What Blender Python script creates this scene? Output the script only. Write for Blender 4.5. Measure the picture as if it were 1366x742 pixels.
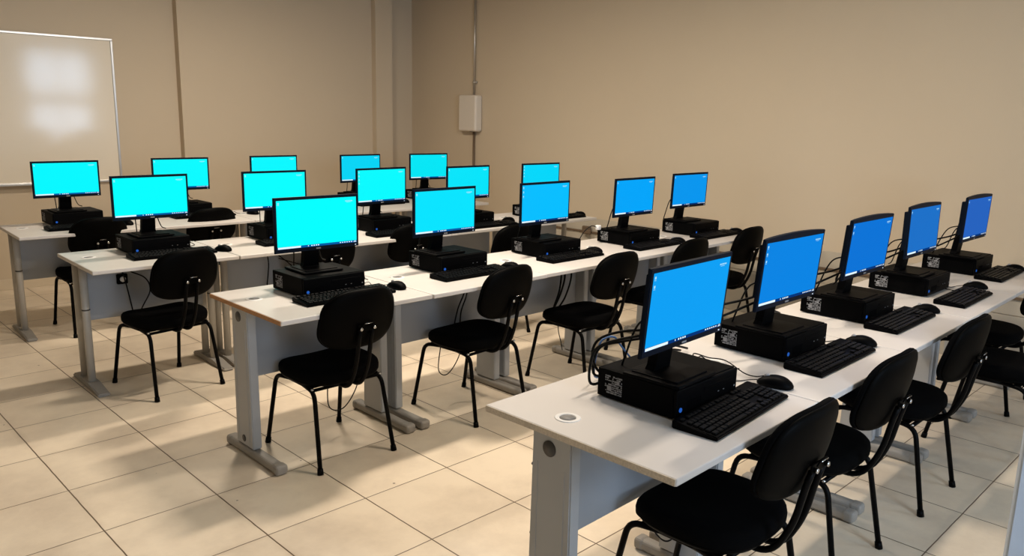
import bpy, bmesh, math, random
from mathutils import Vector, Matrix
PI = math.pi
random.seed(7)
S = bpy.context.scene
C = S.collection
for o in list(bpy.data.objects):
    bpy.data.objects.remove(o)

# ------------------------------------------------------------------ camera
cd = bpy.data.cameras.new('camera'); cam = bpy.data.objects.new('camera', cd); C.objects.link(cam)
cd.sensor_width = 36.0; cd.lens = 36.0 * 1053.89 / 1366.0; cd.clip_start = 0.02; cd.clip_end = 100
R_ = Vector((0.71360213, -0.7001743, 0.02297718)); U_ = Vector((0.12590445, 0.16044565, 0.97898175)); F_ = Vector((0.68914445, 0.69571053, -0.20264942))
cam.matrix_world = Matrix(((R_.x, U_.x, -F_.x, 0.0), (R_.y, U_.y, -F_.y, 0.0), (R_.z, U_.z, -F_.z, 1.59876), (0, 0, 0, 1)))
S.camera = cam

# ------------------------------------------------------------------ world, exposure
w = bpy.data.worlds.new('daylight'); S.world = w; w.use_nodes = True
bg = w.node_tree.nodes['Background']; bg.inputs[0].default_value = (0.62, 0.78, 1.0, 1); bg.inputs[1].default_value = 1.5
S.view_settings.view_transform = 'Standard'; S.view_settings.look = 'None'
S.view_settings.exposure = 0.0; S.view_settings.gamma = 1.0
try: S.view_settings.use_curve_mapping = False
except Exception: pass
LAMP_W = (42.0, 72.0, 62.0)          # watts of each ceiling lamp
LAMP_COL = (1.0, 0.86, 0.70)
WINDOW_W = (40.0, 130.0)        # daylight coming through each pair of rear windows

# ------------------------------------------------------------------ materials
def srgb(r, g, b):
    f = lambda c: (c / 12.92) if c <= 0.04045 else ((c + 0.055) / 1.055) ** 2.4
    return (f(r / 255), f(g / 255), f(b / 255), 1)
def mat(name, col, rough=0.5, metal=0.0, spec=0.5, bump=0.0, bscale=200.0, vary=0.0, vscale=3.0):
    m = bpy.data.materials.new(name); m.use_nodes = True
    nt = m.node_tree; b = nt.nodes['Principled BSDF']
    b.inputs['Base Color'].default_value = col; b.inputs['Roughness'].default_value = rough
    b.inputs['Metallic'].default_value = metal; b.inputs['Specular IOR Level'].default_value = spec
    tc = nt.nodes.new('ShaderNodeTexCoord')
    if vary > 0:
        n = nt.nodes.new('ShaderNodeTexNoise'); n.inputs['Scale'].default_value = vscale; n.inputs['Detail'].default_value = 6
        nt.links.new(tc.outputs['Object'], n.inputs['Vector'])
        mx = nt.nodes.new('ShaderNodeMix'); mx.data_type = 'RGBA'
        mx.inputs[6].default_value = tuple(c * (1 - vary) for c in col[:3]) + (1,)
        mx.inputs[7].default_value = tuple(min(1, c * (1 + vary)) for c in col[:3]) + (1,)
        nt.links.new(n.outputs['Fac'], mx.inputs[0]); nt.links.new(mx.outputs[2], b.inputs['Base Color'])
    if bump > 0:
        n = nt.nodes.new('ShaderNodeTexNoise'); n.inputs['Scale'].default_value = bscale; n.inputs['Detail'].default_value = 3
        nt.links.new(tc.outputs['Object'], n.inputs['Vector'])
        bp = nt.nodes.new('ShaderNodeBump'); bp.inputs['Strength'].default_value = bump; bp.inputs['Distance'].default_value = 0.002
        nt.links.new(n.outputs['Fac'], bp.inputs['Height']); nt.links.new(bp.outputs['Normal'], b.inputs['Normal'])
    return m
def emis(name, col, s):
    m = bpy.data.materials.new(name); m.use_nodes = True
    b = m.node_tree.nodes['Principled BSDF']
    b.inputs['Base Color'].default_value = (0.004, 0.004, 0.004, 1); b.inputs['Roughness'].default_value = 0.4
    b.inputs['Specular IOR Level'].default_value = 0.0
    b.inputs['Emission Color'].default_value = col; b.inputs['Emission Strength'].default_value = s
    return m
M = {}
M['wall'] = mat('painted_wall', (0.58, 0.485, 0.36, 1), 0.62, bump=0.12, bscale=60, vary=0.035, vscale=1.3, spec=0.3)
M['ceiling'] = mat('ceiling_paint', (0.62, 0.58, 0.50, 1), 0.8)
M['melamine'] = mat('white_melamine', (0.575, 0.545, 0.52, 1), 0.38, bump=0.03, bscale=90, vary=0.02, vscale=9, spec=0.4)
M['chip'] = mat('bare_chipboard_edge', (0.62, 0.55, 0.46, 1), 0.8, vary=0.35, vscale=160)
M['chip_brown'] = mat('brown_chipboard_edge', (0.42, 0.22, 0.10, 1), 0.8, vary=0.4, vscale=120)
M['pvc'] = mat('white_edge_band', (0.66, 0.63, 0.58, 1), 0.4, vary=0.03, vscale=20)
M['steel'] = mat('grey_painted_steel', (0.40, 0.415, 0.435, 1), 0.42, bump=0.05, bscale=300, vary=0.03, vscale=8)
M['panel'] = mat('grey_modesty_panel', (0.33, 0.35, 0.38, 1), 0.55, bump=0.04, bscale=120, vary=0.03, vscale=6)
M['foot'] = mat('grey_foot_plastic', (0.31, 0.29, 0.262, 1), 0.6, vary=0.10, vscale=30)
M['lid'] = mat('grey_grommet_lid', (0.17, 0.165, 0.16, 1), 0.5)
M['hole'] = mat('dark_grey_cover', (0.06, 0.055, 0.052, 1), 0.5)
M['tube_leg'] = mat('beige_grey_tube', (0.46, 0.43, 0.38, 1), 0.4, vary=0.03, vscale=12)
M['white_pl'] = mat('white_plastic', (0.72, 0.71, 0.70, 1), 0.4, vary=0.02, vscale=20)
M['box'] = mat('cream_plastic', (0.66, 0.60, 0.52, 1), 0.45, vary=0.02, vscale=20)
M['black_pl'] = mat('black_plastic', (0.0014, 0.0014, 0.0017, 1), 0.5, spec=0.04, bump=0.05, bscale=600)
M['black_case'] = mat('black_steel_case', (0.0012, 0.0012, 0.0014, 1), 0.55, spec=0.035, bump=0.05, bscale=500)
M['bezel'] = mat('black_bezel', (0.0025, 0.006, 0.015, 1), 0.5, spec=0.08)  # black frame; the slight navy is screen bloom put into the base colour
M['key'] = mat('black_keys', (0.002, 0.002, 0.0024, 1), 0.45, spec=0.09)
M['kb'] = mat('black_keyboard_body', (0.001, 0.001, 0.0013, 1), 0.5, spec=0.045)
M['fabric'] = mat('black_fabric', (0.0016, 0.0016, 0.0018, 1), 0.95, spec=0.05, bump=0.3, bscale=700)
M['shell'] = mat('black_shell', (0.0012, 0.0011, 0.001, 1), 0.5, spec=0.035)
M['tube'] = mat('black_tube', (0.0015, 0.0015, 0.0018, 1), 0.45, spec=0.07)
M['chrome'] = mat('zinc_bracket', (0.55, 0.56, 0.58, 1), 0.25, metal=1.0)
M['cable'] = mat('black_cable', (0.003, 0.003, 0.003, 1), 0.5, spec=0.15)
M['blue_cable'] = mat('blue_cable', (0.05, 0.16, 0.42, 1), 0.45)
M['sticker'] = mat('grey_label_print', (0.24, 0.24, 0.25, 1), 0.6)
M['board'] = mat('whiteboard_enamel', (0.82, 0.75, 0.63, 1), 0.10, spec=0.75, bump=0.22, bscale=4)
M['alu'] = mat('aluminium_frame', (0.62, 0.62, 0.62, 1), 0.35, metal=0.8)
M['conduit'] = mat('galvanised_conduit', (0.50, 0.46, 0.40, 1), 0.32, metal=0.7)
M['brown_rail'] = mat('brown_conduit', (0.13, 0.085, 0.05, 1), 0.6)
M['wainscot'] = mat('pale_panel', (0.47, 0.42, 0.34, 1), 0.5, vary=0.05, vscale=4)
M['skirt'] = mat('skirting_tile', (0.62, 0.53, 0.40, 1), 0.35, vary=0.04, vscale=4)
M['door'] = mat('pale_door_paint', (0.60, 0.68, 0.80, 1), 0.45, vary=0.02)
M['led_blue'] = emis('blue_power_light', (0.03, 0.18, 0.8, 1), 0.55)
M['led_white'] = emis('white_indicator', (0.75, 0.85, 1.0, 1), 0.8)
M['scr_white'] = emis('screen_white', (0.80, 0.97, 1.0, 1), 1.0)
M['scr_icon'] = emis('screen_pale_blue', srgb(170, 228, 250), 1.0)
M['lamp_tube'] = emis('lamp_tube_glow', (1.0, 0.9, 0.78, 1), 6.0)
M['bar_bright'] = emis('taskbar_blue', srgb(0, 92, 165), 1.0)
M['bar_deep'] = emis('taskbar_deep_blue', srgb(0, 52, 120), 1.0)

def floor_material():
    m = bpy.data.materials.new('cream_floor_tiles'); m.use_nodes = True
    nt = m.node_tree; N = nt.nodes; L = nt.links; b = N['Principled BSDF']
    tc = N.new('ShaderNodeTexCoord'); sx = N.new('ShaderNodeSeparateXYZ'); L.new(tc.outputs['Object'], sx.inputs[0])
    s = 0.444
    def math_(op, a, bv=None, c=None):
        n = N.new('ShaderNodeMath'); n.operation = op
        for i, v in enumerate((a, bv, c)):
            if v is None: continue
            if isinstance(v, (int, float)): n.inputs[i].default_value = v
            else: L.new(v, n.inputs[i])
        return n.outputs[0]
    nz = N.new('ShaderNodeTexNoise'); nz.inputs['Scale'].default_value = 9; L.new(tc.outputs['Object'], nz.inputs['Vector'])
    wob = math_('MULTIPLY', math_('SUBTRACT', nz.outputs['Fac'], 0.5), 0.004)
    def line(out, off, wd):
        u = math_('DIVIDE', math_('ADD', math_('SUBTRACT', out, off), wob), s)
        fr = math_('FRACT', math_('ADD', u, 100.5))          # 0.5 on a joint
        d = math_('MULTIPLY', math_('ABSOLUTE', math_('SUBTRACT', fr, 0.5)), s)
        sm = N.new('ShaderNodeMapRange'); sm.inputs[1].default_value = wd * 0.55; sm.inputs[2].default_value = wd * 1.2
        sm.inputs[3].default_value = 1; sm.inputs[4].default_value = 0
        L.new(d, sm.inputs[0]); return sm.outputs[0], u
    lx, ux = line(sx.outputs[0], 0.85, 0.0030); ly, uy = line(sx.outputs[1], 3.933, 0.0026)
    j = math_('MAXIMUM', lx, ly)
    # one random tone for each tile
    cx = math_('FLOOR', math_('ADD', ux, 100.0)); cy = math_('FLOOR', math_('ADD', uy, 100.0))
    cmb = N.new('ShaderNodeCombineXYZ'); L.new(cx, cmb.inputs[0]); L.new(cy, cmb.inputs[1])
    wn = N.new('ShaderNodeTexWhiteNoise'); wn.noise_dimensions = '2D'; L.new(cmb.outputs[0], wn.inputs['Vector'])
    n1 = N.new('ShaderNodeTexNoise'); n1.inputs['Scale'].default_value = 2.2; n1.inputs['Detail'].default_value = 8; n1.inputs['Roughness'].default_value = 0.65
    L.new(tc.outputs['Object'], n1.inputs['Vector'])
    cr = N.new('ShaderNodeValToRGB'); cr.color_ramp.elements[0].position = 0.30; cr.color_ramp.elements[0].color = (0.62, 0.52, 0.405, 1)
    cr.color_ramp.elements[1].position = 0.58; cr.color_ramp.elements[1].color = (0.80, 0.69, 0.54, 1)
    L.new(n1.outputs['Fac'], cr.inputs[0])
    tone = math_('ADD', math_('MULTIPLY', wn.outputs[0], 0.07), 0.95)
    mt = N.new('ShaderNodeMix'); mt.data_type = 'RGBA'; mt.blend_type = 'MULTIPLY'; mt.inputs[0].default_value = 1
    cc = N.new('ShaderNodeCombineColor'); [L.new(tone, cc.inputs[i]) for i in range(3)]
    L.new(cr.outputs[0], mt.inputs[6]); L.new(cc.outputs[0], mt.inputs[7])
    # small dark specks of dirt
    vo = N.new('ShaderNodeTexVoronoi'); vo.inputs['Scale'].default_value = 6.0; L.new(tc.outputs['Object'], vo.inputs['Vector'])
    sp = math_('LESS_THAN', vo.outputs['Distance'], 0.035)
    gate = N.new('ShaderNodeTexNoise'); gate.inputs['Scale'].default_value = 3.1; L.new(tc.outputs['Object'], gate.inputs['Vector'])
    spk = math_('MULTIPLY', math_('MULTIPLY', sp, math_('GREATER_THAN', gate.outputs['Fac'], 0.52)), 0.8)
    m1 = N.new('ShaderNodeMix'); m1.data_type = 'RGBA'; L.new(spk, m1.inputs[0]); L.new(mt.outputs[2], m1.inputs[6]); m1.inputs[7].default_value = (0.12, 0.09, 0.06, 1)
    # grimy borders beside the joints
    def near(out, off):
        u = math_('DIVIDE', math_('SUBTRACT', out, off), s); fr = math_('FRACT', math_('ADD', u, 100.5))
        d = math_('MULTIPLY', math_('ABSOLUTE', math_('SUBTRACT', fr, 0.5)), s)
        mr = N.new('ShaderNodeMapRange'); mr.inputs[1].default_value = 0; mr.inputs[2].default_value = 0.03; mr.inputs[3].default_value = 1; mr.inputs[4].default_value = 0
        L.new(d, mr.inputs[0]); return mr.outputs[0]
    nr = math_('MAXIMUM', near(sx.outputs[0], 0.85), near(sx.outputs[1], 3.933))
    g2 = N.new('ShaderNodeTexNoise'); g2.inputs['Scale'].default_value = 1.3; g2.inputs['Detail'].default_value = 5; L.new(tc.outputs['Object'], g2.inputs['Vector'])
    gr = N.new('ShaderNodeMapRange'); gr.inputs[1].default_value = 0.5; gr.inputs[2].default_value = 0.7; gr.inputs[4].default_value = 0.35
    L.new(g2.outputs['Fac'], gr.inputs[0])
    m3 = N.new('ShaderNodeMix'); m3.data_type = 'RGBA'; L.new(math_('MULTIPLY', nr, gr.outputs[0]), m3.inputs[0]); L.new(m1.outputs[2], m3.inputs[6]); m3.inputs[7].default_value = (0.30, 0.23, 0.16, 1)
    m2 = N.new('ShaderNodeMix'); m2.data_type = 'RGBA'; L.new(j, m2.inputs[0]); L.new(m3.outputs[2], m2.inputs[6]); m2.inputs[7].default_value = (0.11, 0.07, 0.04, 1)
    L.new(m2.outputs[2], b.inputs['Base Color'])
    rr = N.new('ShaderNodeMapRange'); rr.inputs[3].default_value = 0.28; rr.inputs[4].default_value = 0.5; L.new(n1.outputs['Fac'], rr.inputs[0]); L.new(rr.outputs[0], b.inputs['Roughness'])
    b.inputs['Specular IOR Level'].default_value = 0.45
    bp = N.new('ShaderNodeBump'); bp.inputs['Strength'].default_value = 0.4; bp.inputs['Distance'].default_value = 0.002; bp.invert = True
    L.new(j, bp.inputs['Height']); L.new(bp.outputs['Normal'], b.inputs['Normal'])
    return m
M['floor'] = floor_material()

# ------------------------------------------------------------------ helpers
def box(bm, c, s, bev=0.0, seg=2, mi=0, rot=None):
    before = set(bm.faces)
    r = bmesh.ops.create_cube(bm, size=1.0)
    vs = r['verts']
    for v in vs: v.co = Vector((v.co.x * s[0], v.co.y * s[1], v.co.z * s[2]))
    if bev > 0:
        es = {e for v in vs for e in v.link_edges}
        rb = bmesh.ops.bevel(bm, geom=list(es), offset=min(bev, 0.49 * min(s)), segments=seg, affect='EDGES', profile=0.5)
    nf = [f for f in bm.faces if f not in before]
    vv = {v for f in nf for v in f.verts}
    mt = Matrix.Translation(Vector(c))
    if rot is not None: mt = mt @ rot.to_4x4()
    for v in vv: v.co = mt @ v.co
    for f in nf: f.material_index = mi
    return nf
def span(bm, x0, x1, y0, y1, z0, z1, bev=0.0, mi=0, seg=2):
    return box(bm, ((x0 + x1) / 2, (y0 + y1) / 2, (z0 + z1) / 2), (x1 - x0, y1 - y0, z1 - z0), bev, seg, mi)
def smooth_path(pts, n=8):
    P = [Vector(p) for p in pts]
    if len(P) < 3: return P
    out = []
    Q = [P[0] * 2 - P[1]] + P + [P[-1] * 2 - P[-2]]
    for i in range(1, len(Q) - 2):
        a, b, c, d = Q[i - 1:i + 3]
        for k in range(n):
            t = k / n
            out.append(0.5 * ((2 * b) + (c - a) * t + (2 * a - 5 * b + 4 * c - d) * t * t + (3 * b - a - 3 * c + d) * t ** 3))
    out.append(P[-1]); return out
def fillet(pts, r, n=5):
    P = [Vector(p) for p in pts]; out = [P[0]]
    for i in range(1, len(P) - 1):
        a, b, c = P[i - 1], P[i], P[i + 1]
        d1 = (a - b); d2 = (c - b); rr = min(r, d1.length * 0.45, d2.length * 0.45)
        p0 = b + d1.normalized() * rr; p1 = b + d2.normalized() * rr
        for k in range(n + 1):
            t = k / n; out.append(p0 * (1 - t) ** 2 + b * 2 * t * (1 - t) + p1 * t * t)
    out.append(P[-1]); return out
def tube(bm, path, r, n=8, mi=0, cap=True, flat=1.0):
    P = [Vector(p) for p in path]; rings = []
    up = Vector((0, 0, 1)); t0 = (P[1] - P[0]).normalized()
    if abs(t0.dot(up)) > 0.95: up = Vector((1, 0, 0))
    nrm = t0.cross(up).normalized()
    for i, q in enumerate(P):
        if i == 0: t = P[1] - P[0]
        elif i == len(P) - 1: t = P[-1] - P[-2]
        else: t = P[i + 1] - P[i - 1]
        if t.length < 1e-9: t = t0
        t.normalize(); nrm = (nrm - t * nrm.dot(t))
        if nrm.length < 1e-6: nrm = t.orthogonal()
        nrm.normalize(); bn = t.cross(nrm)
        rr = r[i] if isinstance(r, (list, tuple)) else r
        rings.append([bm.verts.new(q + nrm * math.cos(2 * PI * k / n) * rr + bn * math.sin(2 * PI * k / n) * rr * flat) for k in range(n)])
    fs = []
    for a, b in zip(rings, rings[1:]):
        for k in range(n): fs.append(bm.faces.new((a[k], a[(k + 1) % n], b[(k + 1) % n], b[k])))
    if cap: fs.append(bm.faces.new(rings[0][::-1])); fs.append(bm.faces.new(rings[-1]))
    for f in fs: f.material_index = mi; f.smooth = True
    return fs
def cyl(bm, a, b, r, n=16, mi=0, r2=None):
    return tube(bm, [a, b], [r, r if r2 is None else r2], n, mi)
def prism(bm, pts, y0, y1, mi=0):
    """outline in x,z extruded along y"""
    A = [bm.verts.new((x, y0, z)) for x, z in pts]; B = [bm.verts.new((x, y1, z)) for x, z in pts]
    fs = [bm.faces.new(A), bm.faces.new(B[::-1])]
    for i in range(len(pts)):
        j = (i + 1) % len(pts); fs.append(bm.faces.new((A[j], A[i], B[i], B[j])))
    for f in fs: f.material_index = mi
    return fs
def pad(bm, hw, hd, layers, n=48, ex=3.2, deform=None, mi=0, taper=0.0):
    """rounded cushion: layers = [(z, scale)], outline a superellipse; both ends closed by concentric rings"""
    def ring(z, s):
        R = []
        for k in range(n):
            a = 2 * PI * k / n; c, d = math.cos(a), math.sin(a)
            x = hw * math.copysign(abs(c) ** (2 / ex), c); y = hd * math.copysign(abs(d) ** (2 / ex), d)
            x *= 1 + taper * y / hd
            v = Vector((x * s, y * s, z))
            R.append(bm.verts.new(deform(v) if deform else v))
        return R
    z0, s0 = layers[0]; z1, s1 = layers[-1]
    L = [ring(z0, s0 * f) for f in (0.35, 0.7)] + [ring(z, s) for z, s in layers] + [ring(z1, s1 * f) for f in (0.7, 0.35)]
    fs = []
    for a, b in zip(L, L[1:]):
        for k in range(n): fs.append(bm.faces.new((a[k], a[(k + 1) % n], b[(k + 1) % n], b[k])))
    c0 = bm.verts.new(deform(Vector((0, 0, z0))) if deform else Vector((0, 0, z0))); c1 = bm.verts.new(deform(Vector((0, 0, z1))) if deform else Vector((0, 0, z1)))
    for k in range(n):
        fs.append(bm.faces.new((c0, L[0][(k + 1) % n], L[0][k]))); fs.append(bm.faces.new((c1, L[-1][k], L[-1][(k + 1) % n])))
    for f in fs: f.material_index = mi; f.smooth = True
    return fs
def obj(name, bm, mats, parent=None, loc=None, rotz=0.0):
    me = bpy.data.meshes.new(name)
    bmesh.ops.recalc_face_normals(bm, faces=bm.faces[:])
    bm.to_mesh(me); bm.free()
    for m_ in (mats if isinstance(mats, (list, tuple)) else [mats]): me.materials.append(m_)
    o = bpy.data.objects.new(name, me); C.objects.link(o)
    if parent is not None: o.parent = parent
    if loc is not None: o.location = loc
    o.rotation_euler = (0, 0, rotz)
    return o
def thing(name, label, cat, loc=(0, 0, 0), rotz=0.0, group=None):
    o = bpy.data.objects.new(name, None); C.objects.link(o); o.empty_display_size = 0.1
    o.location = loc; o.rotation_euler = (0, 0, rotz); o['label'] = label; o['category'] = cat
    if group: o['group'] = group
    return o
def tag(o, label, cat, group=None):
    o['label'] = label; o['category'] = cat
    if group: o['group'] = group
    return o
def struct(name, bm, m):
    o = obj(name, bm, m); o['kind'] = 'structure'; return o
def kids(o): return KID.get(o.name, [])
KID = {}
def note_children(root):
    for o in bpy.data.objects:
        if o.parent is not None: KID.setdefault(o.parent.name, [])
    for o in bpy.data.objects:
        if o.parent is not None and o.name not in KID[o.parent.name]: KID[o.parent.name].append(o.name)
def dup(root, loc, rotz, label, group=None):
    r = root.copy(); C.objects.link(r); r.location = loc; r.rotation_euler = (0, 0, rotz); r['label'] = label
    if group: r['group'] = group
    for cn in kids(root):
        ch = bpy.data.objects[cn]; c = ch.copy(); C.objects.link(c); c.parent = r
        for gn in kids(ch):
            g = bpy.data.objects[gn]; d = g.copy(); C.objects.link(d); d.parent = c
    return r
def new(): return bmesh.new()

# ------------------------------------------------------------------ the room
XR, YB, XL, YR, ZC = 6.0, 7.85, -3.0, -2.0, 3.0
bm = new(); span(bm, XL - .2, XR + .2, YR - .2, YB + .2, -0.1, 0); struct('floor', bm, M['floor'])
bm = new(); span(bm, XL - .2, XR + .2, YR - .2, YB + .2, ZC, ZC + 0.1); struct('ceiling', bm, M['ceiling'])
bm = new(); span(bm, XR, XR + .2, YR - .2, YB + .2, 0, ZC); struct('wall_right', bm, M['wall'])
bm = new(); span(bm, XL - .2, XL, YR - .2, YB + .2, 0, ZC); struct('wall_left', bm, M['wall'])
bm = new(); span(bm, XL, XR, YB, YB + .2, 0, ZC); struct('wall_front', bm, M['wall'])
# the thicker stretch of the front wall and the corner column
bm = new(); span(bm, 3.175, 5.50, YB - 0.09, YB, 0, ZC); struct('wall_front_pier', bm, M['wall'])
bm = new(); span(bm, 5.361, 5.588, YB - 0.17, YB - 0.0, 0, ZC); struct('trim_column', bm, M['wall'])
bm = new(); span(bm, XL, 3.175, YB - 0.012, YB, 0, 0.095, 0.002); struct('baseboard_front', bm, M['skirt'])
bm = new(); span(bm, 3.175, 5.361, YB - 0.102, YB - 0.09, 0, 0.095, 0.002); struct('baseboard_front_pier', bm, M['skirt'])
# rear wall with its windows
WX = [(4.25, 5.45), (0.6, 2.0)]
bm = new()
xs = [XL, 0.6, 2.0, 4.25, 5.45, XR]
for i in (0, 2, 4): span(bm, xs[i], xs[i + 1], YR - .2, YR, 0, ZC)
for x0, x1 in WX:
    span(bm, x0, x1, YR - .2, YR, 0, 0.9); span(bm, x0, x1, YR - .2, YR, 2.65, ZC)
struct('wall_rear', bm, M['wall'])
glass = bpy.data.materials.new('window_glass'); glass.use_nodes = True
gb = glass.node_tree.nodes['Principled BSDF']; gb.inputs['Transmission Weight'].default_value = 1; gb.inputs['Roughness'].default_value = 0.0; gb.inputs['IOR'].default_value = 1.05
for k, (x0, x1) in enumerate(WX):
    bm = new()
    for a, b in ((x0, x0 + .05), (x1 - .05, x1), ((x0 + x1) / 2 - .025, (x0 + x1) / 2 + .025)): span(bm, a, b, YR - .12, YR - .07, 0.9, 2.65)
    for a, b in ((0.9, 0.95), (2.6, 2.65), (1.58, 1.80)): span(bm, x0 + .05, x1 - .05, YR - .12, YR - .07, a, b)
    struct('window_%d' % (k + 1), bm, M['alu'])
    ld = bpy.data.lights.new('window_daylight', 'AREA'); ld.shape = 'RECTANGLE'; ld.size = x1 - x0; ld.size_y = 1.7
    ld.energy = WINDOW_W[k]; ld.color = (0.60, 0.78, 1.0)
    lo = bpy.data.objects.new('window_daylight', ld); C.objects.link(lo); lo.location = ((x0 + x1) / 2, YR - 0.25, 1.78); lo.rotation_euler = (PI / 2, 0, 0)
# pale lower part of the right wall, its brown rail and joints
bm = new(); z = 0.0
for h in (0.245, 0.115, 0.115, 0.145):
    span(bm, XR - 0.012, XR, 0.2, 5.6, z + 0.002, z + h - 0.002, 0.002); z += h
o = struct('trim_wainscot', bm, M['wainscot'])
bm = new(); span(bm, XR - 0.032, XR - 0.012, 0.2, 5.6, 0.472, 0.490, 0.004); struct('trim_rail', bm, M['brown_rail'])
# open door leaf at the right edge of the picture
bm = new()
dx, dy = 0.26, -0.96
rot = Matrix.Rotation(math.atan2(dy, dx), 3, 'Z')
cx, cy = 1.205 + dx * 0.40 + .012, 0.225 + dy * 0.40
box(bm, (cx, cy, 1.06), (0.80, 0.036, 2.10), 0.003, 2, 0, rot)
for zz, hh in ((0.55, 0.7), (1.55, 0.8)):
    box(bm, (cx, cy, zz), (0.55, 0.046, hh), 0.006, 2, 0, rot)
d = struct('door_1', bm, M['door'])
bm = new()
e = Vector((1.205 + dx * .07, 0.225 + dy * .07, 1.02)); nrm_ = Vector((-dy, dx, 0))
tube(bm, fillet([e - nrm_ * .02, e + nrm_ * .06, e + nrm_ * .06 + Vector((dx, dy, 0)) * .11], .012), 0.009)
h_ = obj('door_handle', bm, M['chrome'], d); h_['kind'] = 'structure'

# whiteboard
t = thing('whiteboard', 'large glossy whiteboard in a slim aluminium frame on the far wall', 'whiteboard', (0, 0, 0))
bm = new(); span(bm, 0.32, 2.585, YB - .022, YB - .004, 0.925, 2.165); obj('writing_surface', bm, M['board'], t)
bm = new()
span(bm, 0.30, 2.605, YB - .032, YB - .003, 2.165, 2.185, .003); span(bm, 0.30, 2.605, YB - .032, YB - .003, 0.905, 0.925, .003)
span(bm, 0.30, 0.32, YB - .032, YB - .003, 0.925, 2.165, .003); span(bm, 2.585, 2.605, YB - .032, YB - .003, 0.925, 2.165, .003)
obj('frame', bm, M['alu'], t)
bm = new(); span(bm, 0.9, 1.9, YB - .085, YB - .032, 0.905, 0.912, .002); span(bm, 0.9, 1.9, YB - .087, YB - .082, 0.905, 0.922, .002); obj('pen_tray', bm, M['alu'], t)

# conduit and junction box on the right wall
bm = new(); span(bm, XR - .105, XR - .001, 6.58, 6.87, 1.405, 1.80, .022, 0, 3)
t = thing('junction_box', 'white plastic box fixed to the right wall with a metal pipe entering its top', 'junction box', (XR, 6.725, 1.405))
o = obj('box_cover', bm, M['box'], t); o.location = (-XR, -6.725, -1.405)
bm = new(); cyl(bm, (-.03, 0, -.006), (-.03, 0, .002), .022); o = obj('cable_gland', bm, M['hole'], t)
bm = new(); cyl(bm, (XR - .022, 6.70, 1.80), (XR - .022, 6.70, ZC), .0125, 12)
t = tag(obj('conduit_pipe', bm, M['conduit']), 'thin bare metal pipe running up the right wall above the white box', 'pipe')
bm = new(); cyl(bm, (XR - .022, 6.70, 1.925), (XR - .022, 6.70, 1.95), .02, 12); span(bm, XR - .02, XR - .001, 6.665, 6.735, 1.928, 1.946, .002)
obj('pipe_clamp', bm, M['conduit'], t)
bm = new(); cyl(bm, (XR - .02, 6.695, 0.50), (XR - .02, 6.695, 1.405), .013, 12)
tag(obj('conduit_pipe', bm, M['brown_rail']), 'dull grey-brown pipe running down the right wall below the white box', 'pipe')

# ceiling lamps (above the picture)
lamp_root = None
for i, (x, y) in enumerate([(3.0, 1.55), (3.0, 3.22), (3.0, 5.30)]):
    lab = 'twin-tube ceiling lamp above the %s' % ['nearest desk row', 'second desk row', 'third desk row'][i]
    if lamp_root is None:
        lamp_root = thing('ceiling_lamp', lab, 'lamp', (x, y, ZC), 0, 'ceiling lamps over the desks')
        bm = new(); span(bm, -.33, .33, -.12, .12, -.05, 0, .006); obj('housing', bm, M['white_pl'], lamp_root)
        for s in (-1, 1):
            bm = new(); cyl(bm, (-.3, .06 * s, -.075), (.3, .06 * s, -.075), .014); obj('lamp_tube', bm, M['lamp_tube'], lamp_root)
        note_children(lamp_root)
    else:
        dup(lamp_root, (x, y, ZC), 0, lab)
    ld = bpy.data.lights.new('lamp_light', 'AREA'); ld.shape = 'RECTANGLE'; ld.size = 0.55; ld.size_y = 0.14; ld.energy = LAMP_W[i]; ld.color = LAMP_COL
    lo = bpy.data.objects.new('lamp_light', ld); C.objects.link(lo); lo.location = (x, y, ZC - .10)

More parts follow.
